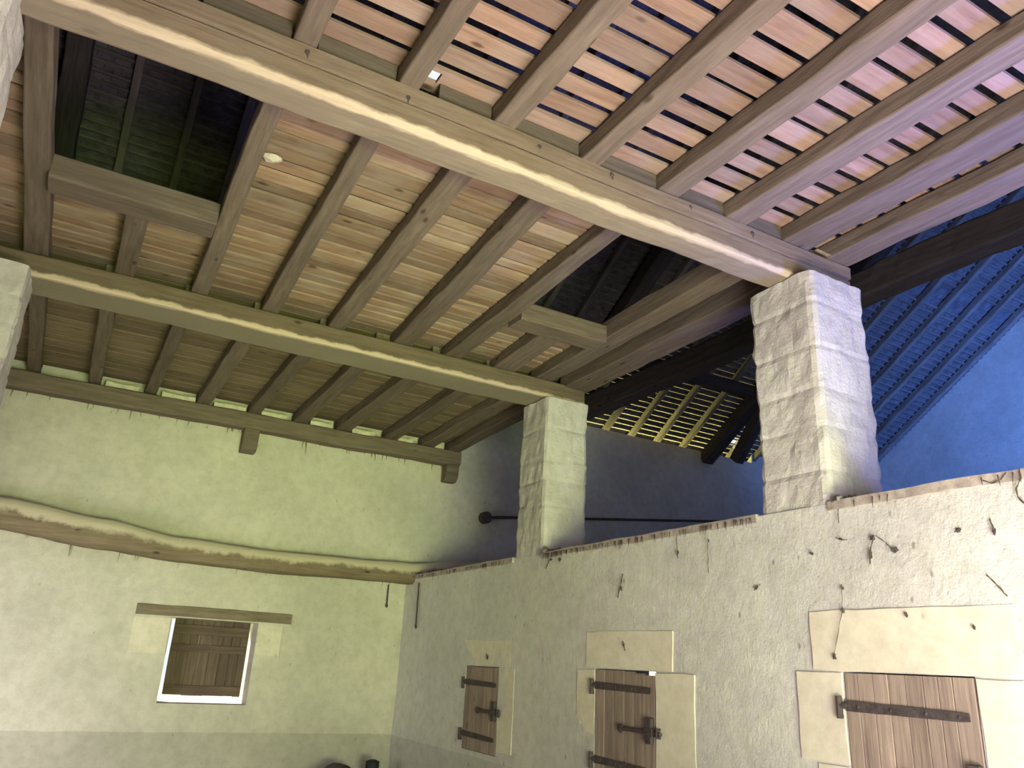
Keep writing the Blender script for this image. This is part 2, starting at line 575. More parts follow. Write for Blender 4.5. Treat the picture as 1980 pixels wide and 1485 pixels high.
# ------------------------------------------------------------------ roof: tiles, battens, rafters, trusses
ux, uz = math.cos(math.atan(PITCH)), math.sin(math.atan(PITCH))
hole_x, hole_y = 2.60, 7.14      # slipped tile
eave_hole = (10.62, 10.84, 10.52, 10.76)   # broken eave tiles
bm = bmesh.new()
OFF = 0.155                       # tile underside above rafter bottom
gauge = 0.115
L_back = (BY + .95 - RIDGE_Y) / ux
nc = int(L_back / gauge) - 2
for i in range(nc + 1):
    s0 = i * gauge
    x = LX + .01 + (0.085 if i % 2 else 0)
    while x < GX - .02:
        wdt = min(0.17, GX - .005 - x)
        y0 = BY + .95 - s0 * ux
        y1 = BY + .95 - (s0 + gauge + .01) * ux
        eh = eave_hole[0] < x + wdt / 2 < eave_hole[1] and eave_hole[2] < (y0 + y1) / 2 < eave_hole[3]
        if not eh and not (abs((y0 + y1) / 2 - hole_y) < 0.10 and abs(x + wdt / 2 - hole_x) < 0.2):
            j = random.uniform(-.004, .004)
            z0 = roof_z(y0) if y0 < BY else EAVE - PITCH * (y0 - BY)
            z1 = EAVE - PITCH * (y1 - BY)
            z0 = EAVE - PITCH * (y0 - BY)
            q = [(x + .003, y0, z0 + OFF + .024 + j), (x + wdt - .003, y0, z0 + OFF + .024 - j),
                 (x + wdt - .003, y1, z1 + OFF + .002), (x + .003, y1, z1 + OFF + .002)]
            lo = [bm.verts.new(p) for p in q]
            hi = [bm.verts.new((p[0], p[1], p[2] + .022)) for p in q]
            bm.faces.new(lo[::-1])
            bm.faces.new(hi)
            for k in range(4):
                bm.faces.new((lo[k], lo[(k + 1) % 4], hi[(k + 1) % 4], hi[k]))
        x += wdt
o = obj('roof_tiles', bm, M_tile)
tag(o, 'underside of the old tile courses on the back slope of the roof', 'roof tiles', kind='stuff')
# closed outer skin of both slopes (slaps of mortar and tiles above the visible course)
us = lines(LX - .6, GX + .6, 1.0, [hole_x - .2, hole_x + .2, eave_hole[0], eave_hole[1]])
vs = lines(RIDGE_Y, BY + .95, 0.5, [hole_y - .085, hole_y + .085, eave_hole[2], eave_hole[3]])
bm = wall_bm(us, vs, [eave_hole, (hole_x - .2, hole_x + .2, hole_y - .085, hole_y + .085)],
             lambda u, v: (u, v, EAVE - PITCH * (v - BY) + OFF + .05), (0, -.4, -.9), 0.05)
struct(obj('ceiling_roof_back', bm, M_tile))
bm = wall_bm(lines(LX - .6, GX + .6, 1.0, []), lines(FY - .4, RIDGE_Y, .5, []), [],
             lambda u, v: (u, v, EAVE + PITCH * (v - FY) + OFF), (0, .4, -.9), 0.06)
struct(obj('ceiling_roof_front', bm, M_tile))

# battens on the back slope
nb = 0
for i in range(6, nc + 1):
    s = i * gauge
    y = BY + .95 - s * ux
    if y < 5.6:
        break
    nb += 1
    z = EAVE - PITCH * (y - BY) + OFF - 0.03
    xa, xb = -2.2, 14.55
    if abs(y - hole_y) < 0.13:
        xb = hole_x - .2
    o = timber('roof_batten', (xa, y, z), (xb, y, z), 0.04, 0.026, M_roofwood, amp=0.003, bev=0.004, step=0.5, seed=i)
    tag(o, 'thin roof batten under the tiles, %s row up from the back eave' % ordinal(nb), 'roof batten', 'roof battens on the back slope')

rx = [-1.62, -1.03, -0.42, 0.16, 0.75, 1.34, 1.93, 2.26, 3.1, 3.7, 4.29, 4.88, 5.47, 6.07, 6.66, 7.25, 7.84, 8.41, 9.0, 9.61,
      10.25, 10.78, 11.37, 11.96, 12.55, 13.14, 13.73, 14.3]
for k, x in enumerate(rx):
    y0, y1 = BY + .90, RIDGE_Y + .05
    o = timber('roof_rafter', (x, y0, EAVE - PITCH * (y0 - BY)), (x + random.uniform(-.03, .03), y1, roof_z(y1)), 0.085, 0.12, M_roofwood,
               amp=0.006, seed=k * 3.1, step=0.4)
    tag(o, 'slender sloping roof rafter under the tiles, %s from the left gable end' % ordinal(k + 1), 'roof rafter', 'rafters of the back slope')

for k, (x, nm) in enumerate(((-0.98, 'above the left floor opening'),
                             (6.62, 'right of the tall near pillar'), (10.10, 'between the two tall pillars, far off in the dark bay'))):
    e = empty('roof_truss', (x, BY, 5.3), 'heavy timber roof truss %s' % nm, 'roof truss', 'roof trusses')
    bpy.context.view_layer.update()
    parts = []
    if k != 2:
        parts.append(timber('tie_beam', (x, FY + .02, 5.32), (x, BY - .02, 5.32), 0.27, 0.30, M_truss, amp=0.015, bev=.02, seed=k))
    parts.append(timber('principal_rafter', (x, BY - .05, EAVE - .27), (x, RIDGE_Y, roof_z(RIDGE_Y) - .32), 0.24, 0.24, M_truss, amp=0.015, bev=.02, seed=k + 4))
    if k == 2:
        parts.append(timber('brace', (x, 9.9, 5.2), (x + .02, 8.4, 7.0), 0.18, 0.2, M_truss, amp=0.01, seed=9))
    for p in parts:
        p.parent = e
        p.matrix_parent_inverse = Matrix.Translation(Vector((x, BY, 5.3))).inverted()
for x0, x1, nm in ((6.76, 9.95, 'left of the far truss'),):
    y = 9.42
    o = timber('roof_purlin', (x0, y, roof_z(y) - .19), (x1, y, roof_z(y) - .19), 0.18, 0.19, M_truss, amp=0.012, seed=x0)
    tag(o, 'dark purlin carrying the rafters, %s' % nm, 'purlin', 'purlins of the back slope')

# ------------------------------------------------------------------ pillars


def pillar(name, x0, x1, y0, y1, z0, z1, label, seed):
    bm = bmesh.new()
    xs, ys, zs = frange(x0, x1, .05), frange(y0, y1, .05), frange(z0, z1, .035)
    rnd = random.Random(seed)
    joints = []
    z = z1
    while z > z0:
        z -= rnd.uniform(.24, .36)
        joints.append(z)
    cx, cy = (x0 + x1) / 2, (y0 + y1) / 2
    loop = [(x, y0) for x in xs] + [(x1, y) for y in ys[1:]] + [(x, y1) for x in xs[-2::-1]] + [(x0, y) for y in ys[-2:0:-1]]
    rings = []
    for z in zs:
        ring = []
        for (x, y) in loop:
            d = Vector((x - cx, y - cy, 0))
            corner = (abs(x - x0) < 1e-6 or abs(x - x1) < 1e-6) and (abs(y - y0) < 1e-6 or abs(y - y1) < 1e-6)
            g = min(abs(z - j + .03 * nz((x, y, 0), 2.0, seed + j)) for j in joints)
            k = 0.018 * nz((x, y, z), 2.2, seed) + 0.011 * nz((x, y, z), 7, seed) + 0.010 * nz((x, y, z * .5), 18, seed)
            if g < .03:
                k -= .012 * (1 - g / .03)
            if corner:
                k -= .018 + .02 * abs(nz((x, y, z), 5, seed))
            d.normalize()
            fade = min(1, (z1 - z) / .02 + .3)
            ring.append(bm.verts.new((x + d.x * k, y + d.y * k, z)))
        rings.append(ring)
    m = len(loop)
    for a, b in zip(rings, rings[1:]):
        for i in range(m):
            bm.faces.new((a[i], a[(i + 1) % m], b[(i + 1) % m], b[i]))
    bm.faces.new(rings[0][::-1])
    bm.faces.new(rings[-1])
    return tag(obj(name, bm, M_pillar), label, 'stone pillar', 'square limestone pillars')


pillar('stone_pillar', AX, AX + .60, 3.43, 4.04, TOPZ, 4.455, 'tall square limestone pillar on the partition wall, the nearer one on the right', 1)
pillar('stone_pillar', AX, AX + .55, 7.04, 7.62, TOPZ, 4.455, 'square limestone pillar farther back, where the partition wall nears the back wall', 2)
pillar('stone_pillar', -1.35, -0.74, 3.5, 4.11, 0, 4.455, 'near left pillar whose pale corner fills the top left', 3)
pillar('stone_pillar', -1.35, -0.745, 6.9, 7.5, 0, 4.455, 'far left pillar with pale sunlit front under the second beam', 4)

# ------------------------------------------------------------------ main beams
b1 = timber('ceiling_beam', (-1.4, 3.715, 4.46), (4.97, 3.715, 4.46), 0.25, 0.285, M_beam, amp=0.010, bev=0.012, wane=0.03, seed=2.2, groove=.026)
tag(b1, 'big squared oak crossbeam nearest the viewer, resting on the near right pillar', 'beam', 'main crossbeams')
for xa, xb in ((-.66, -.16), (.01, .47), (.62, 1.085), (1.36, 1.715), (1.885, 2.37), (2.54, 3.02), (3.21, 3.645), (3.855, 4.24)):
    bmi = box_bm(xa - b1.location.x, xb - b1.location.x, -.105, -.075, .287, .418, None, .004)
    obj('infill_board', bmi, M_infill, b1)
for k, (nx, nz_) in enumerate(((.565, 4.69), (.87, 4.70), (1.16, 4.66), (1.62, 4.70), (2.05, 4.69), (2.62, 4.70), (3.3, 4.70), (3.9, 4.69))):
    bmi = bmesh.new()
    blob(bmi, (nx - b1.location.x, -.137, nz_ - 4.46), .014, .006, .016, k, 2, .5)
    tube(bmi, [(nx - b1.location.x, -.136, nz_ - 4.46), (nx - b1.location.x + .006, -.136, nz_ - 4.50)], lambda t: .007 * (1.1 - t), 5)
    obj('nail', bmi, M_iron, b1)
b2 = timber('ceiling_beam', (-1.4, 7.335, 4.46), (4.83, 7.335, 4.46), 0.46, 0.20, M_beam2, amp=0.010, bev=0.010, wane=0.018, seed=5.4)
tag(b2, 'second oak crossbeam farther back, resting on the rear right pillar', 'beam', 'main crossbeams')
wp = timber('wall_plate_beam', (-2.25, 10.64, 4.41), (4.92, 10.64, 4.41), 0.22, 0.215, M_joist, amp=0.012, bev=0.015, wane=0.02, seed=7.7)
tag(wp, 'long timber wall plate along the top of the back wall, joists on it', 'beam')
for x, z0, lab, sd in ((1.81, 4.10, 'wooden corbel block under the middle of the wall plate', 1), (4.80, 4.16, 'wooden corbel block under the right end of the wall plate', 2)):
    bm = bmesh.new()
    prof = [(10.74, z0), (10.62, z0 + .0), (10.55, z0 + .06), (10.53, 4.415), (10.74, 4.415)]
    a = [bm.verts.new((x - .1, y, z)) for y, z in prof]
    c = [bm.verts.new((x + .1, y, z)) for y, z in prof]
    bm.faces.new(a)
    bm.faces.new(c[::-1])
    for i in range(5):
        bm.faces.new((a[i], a[(i + 1) % 5], c[(i + 1) % 5], c[i]))
    bmesh.ops.bevel(bm, geom=bm.edges[:], offset=.01, segments=1, affect='EDGES')
    tag(obj('wooden_corbel', bm, M_joist), lab, 'corbel', 'corbels of the wall plate')

# ledge beam (a crooked log) across the back wall
bm = bmesh.new()
ctr = [(-2.25, 2.96, .165), (-0.8, 2.925, .165), (0.3, 2.82, .16), (1.2, 2.73, .135), (2.3, 2.705, .13), (3.5, 2.73, .125), (4.2, 2.74, .135), (5.0, 2.86, .12), (5.6, 2.92, .10)]
rings = []
for i in range(90):
    x = -2.25 + (5.6 + 2.25) * i / 89
    for (xa, za, ra), (xb, zb, rb) in zip(ctr, ctr[1:]):
        if xa <= x <= xb + 1e-6:
            t = (x - xa) / (xb - xa)
            t = t * t * (3 - 2 * t)
            z, r = za + (zb - za) * t, ra + (rb - ra) * t
            break
    ring = []
    for k in range(16):
        a = 2 * PI * k / 16
        sq = 1 / max(abs(math.cos(a)), abs(math.sin(a))) ** .45
        rr = r * sq * (1 + .07 * nz((x, math.cos(a), math.sin(a)), 1.8, 3) + .04 * nz((x * 3, math.cos(a) * 2, math.sin(a) * 2), 3, 8))
        ring.append(bm.verts.new((x, 10.55 + rr * 1.1 * math.cos(a), z + rr * 1.12 * math.sin(a))))
    rings.append(ring)
for a, b in zip(rings, rings[1:]):
    for k in range(16):
        bm.faces.new((a[k], a[(k + 1) % 16], b[(k + 1) % 16], b[k]))
bm.faces.new(rings[0][::-1])
bm.faces.new(rings[-1])
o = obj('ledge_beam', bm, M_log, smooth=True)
at = o.data.attributes.new('upper_tone', 'FLOAT', 'POINT')
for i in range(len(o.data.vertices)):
    at.data[i].value = 0.5 + 0.75 * math.sin(2 * PI * (i % 16) / 16 - .1)  # paler towards the log's upper side
tag(o, 'crooked old log beam running across the back wall above the window', 'beam')

# ------------------------------------------------------------------ joists
ORD_BAY = {'near': 'between the front and the nearest crossbeam', 'middle': 'between the two crossbeams', 'rear': 'between the second crossbeam and the back wall'}


def joist(bay, k, x0, y0, z0, x1, y1, z1, wd, ht=0.135, short=None, taper=0.0):
    o = timber('floor_joist', (x0, y0, z0), (x1, y1, z1), wd, ht, M_joist, amp=0.008, bev=0.012, seed=k * 2.3 + y0, step=.2, taper=taper)
    lab = short or 'loft floor joist %s, %s from the left' % (ORD_BAY[bay], ordinal(k))
    return tag(o, lab, 'joist', 'loft joists of the %s bay' % bay)


near_x = [(-0.75, .16), (-0.08, .14), (.545, .13), (1.16, .13), (1.80, .15), (2.455, .15), (3.115, .175), (3.75, .195)]
for k, (x, wd) in enumerate(near_x):
    joist('near', k + 1, x, FY, 4.745, x, 3.66, 4.745, wd)
joist('near', 9, 4.38, FY, 4.745, 4.38, 3.70, 4.745, .27, short='wide loft joist at the right edge of the near floor, inner one of two')
joist('near', 10, 4.84, FY, 4.745, 4.84, 3.70, 4.745, .25, short='outermost loft joist edging the near floor, beside the dark bay')


def zmid(y):
    return 4.737 + (4.668 - 4.737) * (y - 3.7) / (7.15 - 3.7)


def zrear(y):
    return 4.662 + (4.63 - 4.662) * (y - 7.2) / (10.6 - 7.2)


mid_full = [(-.73, -.766, .14, .19), (.51, .552, .12, .15), (1.13, 1.20, .12, .16), (1.78, 1.86, .18, .165), (2.40, 2.57, .18, .21), (3.085, 3.147, .145, .20)]
for k, (xa, xb, wa, wb) in enumerate(mid_full):
    joist('middle', k + 1, xa, 3.66, zmid(3.66), xb, 7.25, zmid(7.25), wa, taper=1 - wb / wa)
joist('middle', 20, -0.08, 5.95, zmid(5.95), -0.085, 7.25, zmid(7.25), .16, short='short loft joist behind the left floor opening')
joist('middle', 21, 3.72, 6.04, zmid(6.04), 3.78, 7.25, zmid(7.25), .25, short='short loft joist behind the right floor opening')
joist('middle', 22, 4.28, 3.70, zmid(3.7) - .02, 4.30, 7.25, zmid(7.25), .22, ht=.2, short='joist on the right side of the right floor opening, inner one of two')
joist('middle', 23, 4.72, 3.70, zmid(3.7) - .07, 4.72, 7.20, zmid(7.2) - .03, .32, ht=.2, short='stout outer joist edging the floor between the two right pillars')
for (x0, x1, y, lab) in ((-0.67, .46, 5.81, 'thick trimmer timber closing the left floor opening at the back'), (3.20, 4.17, 5.90, 'thick trimmer timber closing the right floor opening at the back')):
    o = timber('trimmer_joist', (x0, y, zmid(y) - .06), (x1, y, zmid(y) - .06), .26, .192, M_joist, amp=.006, bev=.012, seed=x0)
    tag(o, lab, 'joist', 'trimmers of the floor openings')
rear = [(-.755, -.81, .14), (-.166, -.15, .14), (.505, .495, .14), (1.152, 1.145, .17), (1.80, 1.80, .16), (2.415, 2.435, .19), (3.06, 3.045, .2), (3.72, 3.77, .19), (4.33, 4.36, .2), (4.72, 4.80, .2)]
for k, (xa, xb, wd) in enumerate(rear):
    joist('rear', k + 1, xa, 7.27, zrear(7.27), xb, 10.70, zrear(10.7), wd)

# pale mortar lumps on the wall plate between joists
rearx = [b for a, b, c in rear]
k = 0
rn = random.Random(5)
for a, c in zip(rearx[1:-1], rearx[2:]):
    k += 1
    lo, hi = a + .09, c - .10
    p = rn.uniform(lo, lo + .05)
    q = rn.uniform(hi - .18, hi)
    bm = bmesh.new()
    bmesh.ops.create_cube(bm, size=1.0)
    bmesh.ops.subdivide_edges(bm, edges=bm.edges[:], cuts=3, use_grid_fill=True)
    for v in bm.verts:
        n_ = nz(v.co * 3, 1.3, k)
        v.co = Vector(((p + q) / 2 + v.co.x * (q - p), 10.65 + v.co.y * .18, 4.655 + v.co.z * .06 + .012 * n_ + .012 * nz(v.co * 9, 1, k)))
    o = obj('trim_%d' % k, bm, M_mortar)
    struct(o)

# ------------------------------------------------------------------ loft floorboards
rb = random.Random(11)


def board(x0, x1, ya, yb, z, label, group, mat=None):
    o = timber('floorboard', (x0, (ya + yb) / 2, z), (x1, (ya + yb) / 2, z), yb - ya, 0.028, mat or M_board, amp=0.004, bev=0.003, step=.3, seed=rb.uniform(0, 99))
    return tag(o, label, 'floorboard', group)


# near bay: wide gaps
near_gaps = [3.47, 3.285, 3.10, 2.915, 2.705, 2.52, 2.33, 2.115, 1.935, 1.765]
while near_gaps[-1] > -1.3:
    near_gaps.append(near_gaps[-1] - rb.uniform(.17, .21))
edges = [3.72] + near_gaps
ZN = 4.885
cut_sets = [[1.16, 3.115], [.545, 2.455], [1.80, 3.75], [1.16, 2.455], [.545, 3.115]]
for r, (hi, lo) in enumerate(zip(edges, edges[1:])):
    g = rb.uniform(.022, .034)
    if r == 0:
        hi += .0
    xs = [LX + .02] + cut_sets[r % 5] + [4.97]
    for s, (xa, xb) in enumerate(zip(xs, xs[1:])):
        place = ('left', 'middle', 'right')[s]
        lab = 'rosy loft floorboard over the near bay, %s row from the nearest crossbeam, %s length' % (ordinal(r + 1), place)
        if r == 0 and s == 1:
            # board with a small knot-hole that lets a spot of daylight through
            x1h, y1h = 1.31, 3.585
            bm = wall_bm(lines(xa, xb, .3, [x1h - .036, x1h + .030]), [lo + g, y1h - .045, y1h + .05, hi],
                         [(x1h - .036, x1h + .030, y1h - .045, y1h + .05)], lambda u, v: (u, v, ZN), (0, 0, -1), .028)
            o = obj('floorboard', bm, M_board)
            tag(o, 'rosy loft floorboard beside the nearest crossbeam, with a hole letting daylight through', 'floorboard', 'floorboards of the near bay')
            continue
        board(xa + .003, xb - .003, lo + g, hi - g, ZN + rb.uniform(0, .004), lab, 'floorboards of the near bay')

# middle bay
ys = [3.76]
while ys[-1] < 7.1:
    ys.append(ys[-1] + rb.uniform(.125, .17))
cut_mid = [[1.81], [1.17, 2.47], [.535, 1.81], [2.48], [1.17]]
for r, (lo, hi) in enumerate(zip(ys, ys[1:])):
    g = .008 + (rb.random() ** 2) * .015
    zz = zmid((lo + hi) / 2) + .135
    openrow = lo < 5.70
    if openrow:
        runs = [(LX + .02, [], -.68), (.49, [c for c in cut_mid[r % 5] if .6 < c < 2.9], 3.10)]
    else:
        runs = [(LX + .02, cut_mid[r % 5], 4.78)]
        if hi < 5.96:
            runs = [(LX + .02, [], -.68), (.49, [c for c in cut_mid[r % 5] if .6 < c < 2.9], 3.10)]
    names = []
    pieces = []
    for (xa, cs, xb) in runs:
        xs = [xa] + cs + [xb]
        pieces += list(zip(xs, xs[1:]))
    names = {1: ['whole'], 2: ['left', 'right'], 3: ['left', 'middle', 'right'], 4: ['leftmost', 'centre left', 'centre right', 'rightmost']}[len(pieces)]
    for (xa, xb), place in zip(pieces, names):
        board(xa + .003, xb - .003, lo + g, hi - g, zz + rb.uniform(0, .0015),
              'worn floorboard between the two crossbeams, %s row behind the nearer one, %s length' % (ordinal(r + 1), place), 'floorboards of the middle bay', M_board2)
# rear bay
ys = [ys[-1] + .004]
while ys[-1] < 10.5:
    ys.append(ys[-1] + rb.uniform(.17, .23))
for r, (lo, hi) in enumerate(zip(ys, ys[1:])):
    g = .004 + (rb.random() ** 3) * .006
    zz = zrear((lo + hi) / 2) + .135
    xs = [LX + .02] + [[1.14, 3.03], [.495, 2.41], [1.79], [2.41], [1.14, 3.03]][r % 5] + [4.86]
    names = {2: ['left', 'right'], 3: ['left', 'middle', 'right']}[len(xs) - 1]
    for (xa, xb), place in zip(zip(xs, xs[1:]), names):
        board(xa + .003, xb - .003, lo + g, min(hi, 10.72) - g, zz + rb.uniform(0, .004),
              'dull loft floorboard near the back wall, %s row behind the second crossbeam, %s length' % (ordinal(r + 1), place), 'floorboards of the rear bay', M_board3)

# ------------------------------------------------------------------ partition wall dressings
tn = 20


def slab(y0, y1, z0, z1, d=0.012, mat=M_cut, name=None):
    """flush dressed stone on the partition wall"""
    global tn
    tn += 1
    us_, vs_ = frange(y0, y1, .06), frange(z0, z1, .06)
    bm = wall_bm(us_, vs_, [], lambda u, v: (AX - d,
                                             u + .012 * nz((0, u, v), 4, tn), v + .012 * nz((1, u, v), 4, tn)), (-1, 0, 0), .03, .003, tn)
    return struct(obj('trim_%d' % tn, bm, mat))


# hatch surrounds: lintel, jamb stones
slab(2.36, 3.66, 1.675, 2.03, .006)
slab(3.455, 3.80, 1.15, 1.66, .006)
slab(3.455, 3.68, .55, 1.13, .006)
slab(2.0, 2.61, .95, 1.66, .006)
slab(2.1, 2.61, .2, .93, .006)
slab(5.02, 6.20, 1.625, 1.925, .006)
slab(4.78, 5.225, .75, 1.60, .006)
slab(6.065, 6.34, .9, 1.60, .006)
slab(7.6, 8.75, 1.585, 1.85, .006)
slab(7.5, 7.82, .75, 1.57, .006)

# coping along the partition wall top
for (y0, y1) in ((FY + .02, 3.44), (4.06, 7.03), (7.64, 10.4)):
    tn += 1
    us_ = frange(y0, y1, .08)
    bm = wall_bm(us_, [TOPZ - .045, TOPZ - .015, TOPZ + .012], [], lambda u, v: (AX - .022 + .012 * nz((u, v, 0), 5, 2), u, v + .012 * nz((u, 0, 0), 2.5, 4)), (-1, 0, 0), .3, .008, 3)
    struct(obj('trim_%d' % tn, bm, M_coping))

# ------------------------------------------------------------------ hatches


def hatch(y0, y1, z0, z1, planks, hz, bolt_z, label, seed, topcut=None, botcut=None):
    """plank hatch in the partition wall; hinges at the far side (high y)"""
    rnd = random.Random(seed)
    e = empty('wooden_hatch', (AX, (y0 + y1) / 2, z0), label, 'hatch', 'plank hatches in the partition wall')
    base = Vector((AX, (y0 + y1) / 2, z0))
    ws = [rnd.uniform(.8, 1.2) for _ in range(planks)]
    t = sum(ws)
    y = y1 - .008
    span = (y1 - y0) - .016
    for i, w_ in enumerate(ws):
        wd = span * w_ / t
        zt = z1 - .008 - (topcut(1 - (y1 - y) / span) if topcut else 0)
        zb = z0 + .006 + (botcut((y1 - y) / span) if botcut else 0)
        d = rnd.uniform(0, .004)
        bm = timber_bm(zt - zb, wd - .003, .034, bev=.003, amp=.0015, seed=seed * 9 + i, step=.2)
        o = obj('plank', bm, M_shutter)
        # local X up, local Z out of the wall (-X)
        mw = Matrix(((0, 0, -1, AX + .028 - d), (0, -1, 0, y - wd / 2), (1, 0, 0, zb), (0, 0, 0, 1)))
        mw = Matrix(((0, 0, -1, AX + .032 - d), (0, 1, 0, y - wd / 2), (1, 0, 0, zb), (0, 0, 0, 1)))
        o.matrix_world = mw
        o.parent = e
        o.matrix_parent_inverse = Matrix.Translation(base).inverted()
        y -= wd
    W = y1 - y0

    def part(name, bm, mat=M_iron, par=e):
        o = obj(name, bm, mat)
        o.parent = par
        o.matrix_parent_inverse = Matrix.Translation(base).inverted()
        return o

    for z in hz:
        bm = bmesh.new()
        n = 14
        top, bot = [], []
        for i in range(n + 1):
            t_ = i / n
            yy = y1 - .01 - t_ * W * .93
            h = .030 - .006 * t_ + .003 * nz((yy, z, 0), 9, seed)
            if t_ > .96:
                h *= .8
            zz = z - .012 * t_
            for lst, s in ((top, 1), (bot, -1)):
                lst.append([bm.verts.new((AX - .006 - dx, yy, zz + s * h)) for dx in (0, .009)])
        for i in range(n):
            for q in ((top[i][1], top[i + 1][1], bot[i + 1][1], bot[i][1]), (top[i][0], bot[i][0], bot[i + 1][0], top[i + 1][0]),
                      (top[i][0], top[i + 1][0], top[i + 1][1], top[i][1]), (bot[i][0], bot[i][1], bot[i + 1][1], bot[i + 1][0])):
                bm.faces.new(q)
        for i in (0, n):
            bm.faces.new((top[i][0], top[i][1], bot[i][1], bot[i][0]))
        for t_ in (.12, .4, .68, .93):     # nail heads
            blob(bm, (AX - .017, y1 - .01 - t_ * W * .93, z - .012 * t_), .006, .011, .011, t_, 1, .2)
        s_ = part('strap_hinge', bm)
        bm = bmesh.new()
        tube(bm, [(AX - .022, y1 + .028, z - .075), (AX - .022, y1 + .028, z + .052)], .019, 10)
        tube(bm, [(AX - .022, y1 + .028, z), (AX - .012, y1 - .02, z)], .018, 8)
        tube(bm, [(AX + .05, y1 + .028, z - .06), (AX - .022, y1 + .028, z - .06)], .014, 8)
        c = obj('pintle', bm, M_iron)
        c.parent = s_
    # bolt
    bm = bmesh.new()
    bl = min(.42, W * .52)
    tube(bm, [(AX - .025, y0 + bl, bolt_z), (AX - .025, y0 + .1, bolt_z), (AX - .025, y0 - .085, bolt_z - .005)], .017, 10)
    blob(bm, (AX - .025, y0 + bl, bolt_z), .018, .04, .036, 2, 2, .1)
    bo = part('sliding_bolt', bm)
    bm = bmesh.new()
    box_bm(AX - .042, AX - .004, y0 + .015, y0 + .085, bolt_z - .085, bolt_z + .105, bm, .006)
    box_bm(AX - .046, AX - .004, y0 + .0, y0 + .10, bolt_z - .03, bolt_z + .03, bm, .006)
    part('bolt_plate', bm)
    bm = bmesh.new()
    tube(bm, [(AX + .02, y0 - .06, bolt_z + .03), (AX - .045, y0 - .06, bolt_z + .025), (AX - .045, y0 - .06, bolt_z - .03), (AX + .02, y0 - .06, bolt_z - .035)], .01, 8)
    part('bolt_keeper', bm)
    return e


hatch(2.62, 3.445, .30, 1.67, 8, (1.475, .55), 1.135, 'plank hatch with long iron strap hinges, nearest the viewer at lower right', 3)
hatch(5.235, 6.055, .22, 1.615, 6, (1.475, .885), 1.16, 'plank hatch with two iron straps, middle of the three, light leaking over it', 4,
      topcut=lambda t: max(0, (.55 - t)) * .07)
hatch(7.83, 8.625, .70, 1.575, 5, (1.40, .86), 1.12, 'small plank hatch near the far corner of the partition wall', 5)

# ------------------------------------------------------------------ window shutter and lintel
e = empty('window_shutter', (1.83, 11.08, .97), 'weathered plank shutter closing the small window in the back wall', 'shutter')
base = Vector((1.83, 11.08, .97))
rnd = random.Random(8)
x = 1.365
i = 0
while x < 2.27:
    wd = min(rnd.uniform(.10, .15), 2.295 - x)
    bm = timber_bm(.92, wd - .001, .03, bev=.007, amp=.0035, seed=i + 31, step=.15)
    o = obj('plank', bm, M_wshutter)
    o.matrix_world = Matrix(((0, 1, 0, x + wd / 2), (0, 0, 1, 11.06), (1, 0, 0, 1.045 + rnd.uniform(-.008, .008)), (0, 0, 0, 1)))
    o.parent = e
    o.matrix_parent_inverse = Matrix.Translation(base).inverted()
    x += wd
    i += 1
for z, h in ((1.05, .115), (1.555, .09), (1.76, .12)):
    o = timber('batten', (1.37, 11.04, z), (2.285, 11.04, z), .03, h, M_wshutter, amp=.004, bev=.005, seed=z)
    o.parent = e
    o.matrix_parent_inverse = Matrix.Translation(base).inverted()
o = timber('wooden_lintel', (.86, 10.86, 1.955), (2.74, 10.86, 1.955), .26, .125, M_lintel, amp=.006, bev=.008, seed=4)
tag(o, 'dark wooden lintel over the small shuttered window in the back wall', 'lintel')
for (x0, x1, z0, z1) in ((.86, 1.27, 1.52, 1.93), (2.335, 2.64, 1.56, 1.93)):
    tn += 1
    us_, vs_ = frange(x0, x1, .06), frange(z0, z1, .06)
    bm = wall_bm(us_, vs_, [], lambda u, v: (u + .01 * nz((u, 0, v), 4, tn), BY - .012, v + .01 * nz((u, 1, v), 4, tn)), (0, -1, 0), .03, .003, tn)
    struct(obj('trim_%d' % tn, bm, M_cut))

# ------------------------------------------------------------------ small things
# iron tie rod behind the rear pillar
e = empty('iron_tie_rod', (5.48, 10.7, 3.71), 'thin dark iron tie rod fixed to the back wall behind the rear right pillar', 'tie rod')
bm = bmesh.new()
tube(bm, [(5.46, 10.66, 3.715), (6.07, 10.66, 3.795), (10.5, 10.66, 4.31)], .022, 8)
o = obj('rod', bm, M_iron, e, loc=(-5.48, -10.7, -3.71))
bm = bmesh.new()
blob(bm, (5.47, 10.66, 3.715), .05, .05, .06, 3, 2, .2)
tube(bm, [(5.47, 10.74, 3.715), (5.47, 10.62, 3.715)], .09, 12)
obj('anchor_plate', bm, M_iron, e, loc=(-5.48, -10.7, -3.71))

# rods and hooks hanging at the far corner
for pts, r, lab in (([(4.27, 10.2, 2.60), (4.265, 10.18, 2.3), (4.265, 10.17, 2.03)], .011, 'long thin iron rod hanging on the partition wall by the far corner'),
                    ([(4.02, 10.7, 2.58), (4.02, 10.69, 2.30)], .010, 'short thin iron rod hanging on the back wall by the far corner')):
    bm = bmesh.new()
    tube(bm, pts, r, 6)
    blob(bm, pts[-1], .02, .02, .035, 1, 1, .2)
    tag(obj('hanging_rod', bm, M_iron), lab, 'iron rod', 'iron rods by the far corner')

